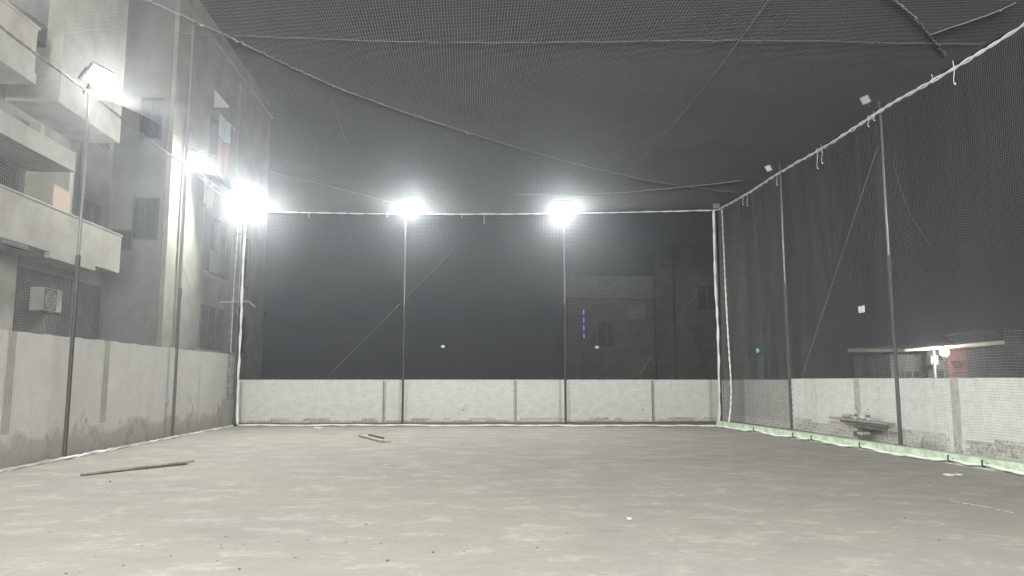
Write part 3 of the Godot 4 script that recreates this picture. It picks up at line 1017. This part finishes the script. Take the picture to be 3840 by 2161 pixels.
	obj("wall_plate", boxmesh(Vector3(0.02, 0.2, 0.2), 0.004), mats.steel, arm, Vector3(-0.035, 0, 0))

# ---------------------------------------------------------------- house at the right
func house() -> void:
	var o := thing("small_house", "small house with a lit porch behind the right wall", "house", Vector3(15.5, 0, -25))
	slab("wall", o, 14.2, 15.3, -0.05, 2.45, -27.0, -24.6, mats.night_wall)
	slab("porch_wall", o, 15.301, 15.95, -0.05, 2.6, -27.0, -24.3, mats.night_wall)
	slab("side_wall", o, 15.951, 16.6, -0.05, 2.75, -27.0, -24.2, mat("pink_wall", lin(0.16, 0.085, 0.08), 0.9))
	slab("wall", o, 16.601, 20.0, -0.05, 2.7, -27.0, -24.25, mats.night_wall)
	var st := st_new()
	hexa(st, [Vector3(14.0, 2.50, -23.4), Vector3(17.2, 2.74, -23.2), Vector3(17.2, 2.8, -27), Vector3(14.0, 2.62, -27), Vector3(14.0, 2.58, -23.4), Vector3(17.2, 2.86, -23.2), Vector3(17.2, 2.95, -27), Vector3(14.0, 2.75, -27)])
	obj("roof", done(st), mats.facade, o, -o.position)
	slab("post", o, 15.06, 15.12, 1.0, 2.56, -23.65, -23.58, mats.facade_grey)
	window(o, 2, -24.28, 15.42, 15.85, 0.9, 2.0, 0)
	window(o, 2, -24.28, 15.5, 15.88, 2.2, 2.45, 0)
	window(o, 2, -24.58, 14.6, 15.2, 0.9, 1.95, 1)
	# arched grille on the pink wall
	var acc := Acc.new()
	for k in 5:
		var q := PackedVector3Array()
		for i in 9:
			var a := PI * i / 8.0
			q.append(Vector3(16.27 + cos(a) * (0.06 + 0.045 * k), 2.25 - sin(a) * (0.05 + 0.05 * k), -24.17) - o.position)
		tube(acc, q, 0.012, 5)
	obj("arched_grille", acc.mesh(), mats.dark_steel, o)
	for y in [1.85, 1.97]: slab("step_line", o, 16.1, 16.45, y, y + 0.02, -24.199, -24.17, mats.frame_dark)
	var ac := thing("air_conditioner", "small white outdoor unit under the lit porch of the house", "air conditioner", Vector3(15.28, 2.1, -24.0))
	obj("casing", boxmesh(Vector3(0.28, 0.3, 0.24), 0.012), mats.facade_grey, ac, Vector3(0.0, 0.15, 0))
	obj("bracket", boxmesh(Vector3(0.3, 0.03, 0.3), 0.004), mats.dark_steel, ac, Vector3(0, -0.017, -0.06))
	obj("fan_grille", boxmesh(Vector3(0.16, 0.22, 0.01), 0.004), mats.housing, ac, Vector3(-0.03, 0.15, 0.122))
	var l := thing("porch_lamp", "bright porch lamp under the roof of the small house", "lamp", Vector3(15.02, 2.47, -22.95))
	var sp := SphereMesh.new()
	sp.radius = 0.13
	sp.height = 0.26
	sp.radial_segments = 16
	sp.rings = 8
	var bm = mats.lens_lit
	obj("bulb", sp, bm, l)
	obj("lamp_base", boxmesh(Vector3(0.1, 0.05, 0.1), 0.01), mats.housing, l, Vector3(0, 0.18, 0))
	var om := OmniLight3D.new()
	om.name = "light"
	om.light_energy = 4.0
	om.light_color = Color(1.0, 0.97, 0.93)
	om.light_size = 0.08
	om.omni_range = 30
	om.omni_attenuation = 2.0
	om.shadow_enabled = true
	l.add_child(om)
	var w := thing("small_house", "dim low house wall at the right edge behind the net", "house", Vector3(22, 0, -24))
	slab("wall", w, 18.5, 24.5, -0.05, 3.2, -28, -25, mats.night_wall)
	slab("roof", w, 18.3, 24.7, 3.201, 3.35, -28.2, -24.7, mats.night_wall)

func far_buildings() -> void:
	var o := thing("dark_building", "dark flat roofed building behind the right half of the back net", "building", Vector3(15, 0, -48))
	var st := st_new()
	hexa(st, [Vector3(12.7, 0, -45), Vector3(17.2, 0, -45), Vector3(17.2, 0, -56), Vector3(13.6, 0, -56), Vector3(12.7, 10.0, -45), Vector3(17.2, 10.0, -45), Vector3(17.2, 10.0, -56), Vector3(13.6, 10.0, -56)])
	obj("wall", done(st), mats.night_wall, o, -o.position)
	slab("roof_edge", o, 12.6, 17.3, 10.001, 10.15, -45.1, -44.9, mats.night_wall)
	st = st_new()
	for k in 14:
		box(st, Vector3(12.15, 6.9 + k * 0.2, -46.0) - o.position, Vector3(1.1, 0.16, 1.0))
	obj("block_courses", done(st), mats.facade_dark, o)
	st = st_new()
	slab("stair_wall", o, 11.62, 12.68, 0.0, 9.4, -46.45, -45.52, mats.night_wall)
	window(o, 2, -44.97, 14.0, 15.3, 5.8, 7.4, 1)
	o = thing("dark_building", "low building with a banded parapet behind the middle of the back net", "building", Vector3(8, 0, -48))
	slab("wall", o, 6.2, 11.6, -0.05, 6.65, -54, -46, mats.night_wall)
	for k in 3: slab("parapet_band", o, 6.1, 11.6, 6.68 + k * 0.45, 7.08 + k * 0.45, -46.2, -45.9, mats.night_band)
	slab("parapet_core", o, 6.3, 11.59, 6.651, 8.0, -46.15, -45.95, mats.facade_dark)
	slab("wall_panel", o, 9.9, 11.1, 5.35, 6.25, -45.999, -45.94, mats.night_band)
	window(o, 2, -45.97, 8.0, 9.2, 3.6, 5.2, 1)
	o = thing("dark_building", "unlit building just visible behind the far left corner", "building", Vector3(-12, 0, -56))
	slab("wall", o, -18, -13.6, -0.05, 6.0, -51.5, -50, mats.night_wall)
	slab("roof_edge", o, -18.1, -13.5, 6.001, 6.2, -51.6, -49.9, mats.night_wall)
	window(o, 2, -49.97, -15.5, -14.2, 3.4, 5.0, 1)
	# violet light strip
	var l := thing("light_strip", "vertical violet light strip of four glowing tubes behind the back net", "light", Vector3(6.9, 4.0, -44.0))
	var m := mat("violet_glow", lin(0.5, 0.4, 0.8), 0.4)
	m.emission_enabled = true
	m.emission = Color(0.55, 0.42, 1.0)
	m.emission_energy_multiplier = 3.0
	for k in 4:
		obj("tube", tubemesh([Vector3(0, 0.06 + k * 0.46, 0), Vector3(0, 0.33 + k * 0.46, 0)], 0.02, 8), m, l)
	obj("pole", tubemesh([Vector3(0, -4.0, -0.06), Vector3(0, 1.9, -0.06)], 0.03, 8), mats.dark_steel, l)
	var om := OmniLight3D.new()
	om.name = "light"
	om.light_energy = 0.06
	om.light_color = Color(0.4, 0.28, 1.0)
	om.light_size = 0.1
	om.omni_range = 20
	om.omni_attenuation = 2.0
	om.shadow_enabled = true
	om.position = Vector3(0, 0.9, 0.15)
	l.add_child(om)

# ---------------------------------------------------------------- small things
func small_things() -> void:
	# the shelf of planks before the right wall
	var x := 9.62
	var o := thing("plank_shelf", "shelf of old planks on a brick stub before the right wall", "shelf", Vector3(x, 0.15, -18.1))
	obj("plank", boxmesh(Vector3(0.24, 0.045, 2.5), 0.008), mats.wood, o, Vector3(0.0, 0.47, -0.05), Basis.from_euler(Vector3(0.012, 0.05, 0)))
	obj("plank", boxmesh(Vector3(0.2, 0.05, 2.0), 0.008), mats.old_wood, o, Vector3(-0.02, 0.415, 0.12), Basis.from_euler(Vector3(0.005, -0.03, 0)))
	obj("plank", boxmesh(Vector3(0.16, 0.07, 0.8), 0.01), mats.old_wood, o, Vector3(-0.05, 0.345, 0.62), Basis.from_euler(Vector3(0.02, 0.04, 0.1)))
	for r in 5:
		for c in 2:
			obj("brick", boxmesh(Vector3(0.23, 0.066, 0.2), 0.008), mats.old_wood if (r + c) % 3 else mats.stained_brick, o, Vector3(0.0, 0.034 + r * 0.072, 0.0 + (c - 0.5) * 0.205 + 0.01 * (r % 2)), Basis.from_euler(Vector3(0, 0.04 * ((r * 3 + c) % 3 - 1), 0)))
	# bottles and bowls on it
	var items := [[-0.25, 0.0, "clear plastic bottle with a dark label on the plank shelf"], [0.34, 0.02, "clear plastic bottle with a dark cap, right on the plank shelf"]]
	for it in items:
		var b := thing("bottle", it[2], "bottle", Vector3(x, 0.644, -18.1 + it[0]), "bottles on the plank shelf")
		var acc := Acc.new()
		tube(acc, PackedVector3Array([Vector3(0, 0, 0), Vector3(0, 0.01, 0), Vector3(0, 0.17, 0), Vector3(0, 0.22, 0), Vector3(0, 0.25, 0)]), [0.03, 0.036, 0.036, 0.018, 0.014], 12)
		obj("body", acc.mesh(), mat("bottle_plastic", lin(0.6, 0.62, 0.62), 0.2), b)
		obj("label", tubemesh([Vector3(0, 0.07, 0), Vector3(0, 0.13, 0)], 0.038, 12), mat("label_dark", lin(0.08, 0.08, 0.12), 0.6), b)
		obj("cap", tubemesh([Vector3(0, 0.25, 0), Vector3(0, 0.275, 0)], 0.017, 10), mat("label_dark", lin(0.08, 0.08, 0.12), 0.6), b)
	var bag := thing("plastic_bag", "crumpled pale plastic bag on the plank shelf between the bottles", "bag", Vector3(x, 0.644, -17.95))
	obj("bag", crumple(Vector3(0.11, 0.09, 0.16), 5), mats.white_paint, bag, Vector3(0, 0.07, 0))
	bag = thing("cloth_bundle", "pale folded cloth at the left end of the plank shelf", "cloth", Vector3(x, 0.644, -18.75))
	obj("bundle", crumple(Vector3(0.1, 0.06, 0.2), 8), mats.facade, bag, Vector3(0, 0.05, 0))
	var st := thing("rubble_stone", "rough grey stone at the wall foot right of the nearest pole", "stone", Vector3(9.75, 0.14, -15.75))
	obj("stone", crumple(Vector3(0.09, 0.12, 0.13), 3), mats.cement, st, Vector3(0, 0.1, 0))
	# planks on the floor
	var a := Vector3(-6.44, 0.0, -13.42)
	var b2 := Vector3(-5.22, 0.0, -15.15)
	var d := b2 - a
	var stick := thing("wooden_stick", "long grey wooden batten lying on the floor at the left", "plank", (a + b2) / 2)
	stick.basis = Basis.looking_at(d, Vector3.UP)
	obj("batten", boxmesh(Vector3(0.06, 0.035, d.length()), 0.006), mats.grey_wood, stick, Vector3(0.02, 0.045, 0), Basis.from_euler(Vector3(0.012, 0, 0.1)))
	obj("batten", boxmesh(Vector3(0.045, 0.03, d.length() * 0.95), 0.006), mats.old_wood, stick, Vector3(-0.0, 0.016, 0.08))  # dark strip under the stick, standing in for its shadow
	a = Vector3(-2.95, 0, -22.2)
	b2 = Vector3(-2.02, 0, -20.0)
	d = b2 - a
	var pl := thing("wooden_plank", "short pale board with a batten nailed on it near the back", "plank", (a + b2) / 2)
	pl.basis = Basis.looking_at(d, Vector3.UP)
	obj("board", boxmesh(Vector3(0.26, 0.04, d.length()), 0.006), mats.wood, pl, Vector3(0, 0.03, 0), Basis.from_euler(Vector3(0, 0, 0.05)))
	obj("batten", boxmesh(Vector3(0.05, 0.04, d.length() * 0.6), 0.006), mats.old_wood, pl, Vector3(-0.08, 0.072, 0.1))
	# paper and plastic scraps
	var scraps := [[Vector3(8.15, 0, -12.55), Vector3(0.1, 0.02, 0.06), "white crumpled scrap on the floor beside the green kerb"], [Vector3(-4.85, 0, -25.6), Vector3(0.14, 0.04, 0.1), "white crumpled scrap on the floor before the back wall at the left"], [Vector3(1.9, 0, -8.9), Vector3(0.03, 0.012, 0.02), "small white scrap on the open floor right of centre"], [Vector3(8.35, 0, -12.6), Vector3(0.07, 0.015, 0.05), "smaller white scrap on the floor beside the green kerb"]]
	for s in scraps:
		var q := thing("paper_scrap", s[2], "scrap", s[0], "scraps on the floor")
		obj("scrap", crumple(s[1], 17), mats.white_paint, q, Vector3(0, s[1].y * 0.8, 0))
	var w := obj("straw", tubemesh([Vector3(6.45, 0.008, -9.95), Vector3(6.55, 0.012, -9.4), Vector3(6.62, 0.008, -9.0)], 0.008, 5), mats.wood)
	meta(w, "thin pale stick on the floor at the right edge", "stick")
	w = obj("straw", tubemesh([Vector3(-1.55, 0.008, -14.7), Vector3(-1.2, 0.008, -14.55)], 0.009, 5), mats.wood)
	meta(w, "short pale stick on the floor below the middle of the back wall", "stick")
	# crumbs: many small pebbles and chips
	var acc2 := SurfaceTool.new()
	acc2.begin(Mesh.PRIMITIVE_TRIANGLES)
	acc2.set_smooth_group(-1)
	for i in 260:
		var zz := -4.5 - 21.0 * rng.randf()
		var xx := rng.randf_range(-7.6, 8.2)
		var s := 0.004 + 0.011 * pow(rng.randf(), 3.0)
		if i < 90:
			xx = -1.9 + 1.5 * rng.randfn(0.0, 1.0)
			zz = -7.6 + 0.5 * rng.randfn(0.0, 1.0)
		box(acc2, Vector3(xx, s * 0.3, zz), Vector3(s * rng.randf_range(1.0, 2.4), s * 0.8, s * rng.randf_range(0.8, 1.6)), Basis.from_euler(Vector3(rng.randf() * 0.5, rng.randf() * 6.0, rng.randf() * 0.5)))
	var pb := obj("pebbles", done(acc2), mat("pebble", lin(0.13, 0.12, 0.10), 0.95))
	meta(pb, "small dark chips scattered over the cement floor", "pebbles", "", "stuff")
	# tags on the nets
	var tg := thing("net_tag", "pair of small white plates on the right net beside the nearest pole", "tag", Vector3(9.3, 3.25, -17.1))
	for k in 2: obj("plate", boxmesh(Vector3(0.012, 0.16, 0.13), 0.003), mats.white_paint, tg, Vector3(-0.05, 0, -0.075 + 0.15 * k))
	tg = thing("net_tag", "small white plate on the back net left of the middle", "tag", Vector3(-0.82, 2.78, -26.85))
	obj("plate", boxmesh(Vector3(0.12, 0.085, 0.012), 0.003), mats.white_paint, tg)
	tg = thing("net_tag", "small white plate on the back net right of the middle", "tag", Vector3(4.6, 2.75, -26.45))
	obj("plate", boxmesh(Vector3(0.12, 0.085, 0.012), 0.003), mats.white_paint, tg)
	tg = thing("net_tag", "green scrap of plastic caught in the right net near the corner", "scrap", Vector3(9.0, 2.5, -22.9))
	obj("scrap", crumple(Vector3(0.02, 0.075, 0.13), 29), mat("green_scrap", lin(0.16, 0.4, 0.27), 0.7), tg)

func crumple(s: Vector3, sd: int) -> ArrayMesh:
	var sp := SphereMesh.new()
	sp.radial_segments = 12
	sp.rings = 7
	sp.radius = 1.0
	sp.height = 2.0
	var arr := sp.get_mesh_arrays()
	var v: PackedVector3Array = arr[Mesh.ARRAY_VERTEX]
	var ix: PackedInt32Array = arr[Mesh.ARRAY_INDEX]
	var st := st_new()
	for i in ix:
		var p := v[i]
		var k := 1.0 + 0.55 * nz2.get_noise_3d(p.x * 22.0 + sd * 40.0, p.y * 22.0, p.z * 22.0)
		var q := p * k * s
		q.y = maxf(q.y, -s.y * 0.8)
		st.add_vertex(q)
	return done(st)
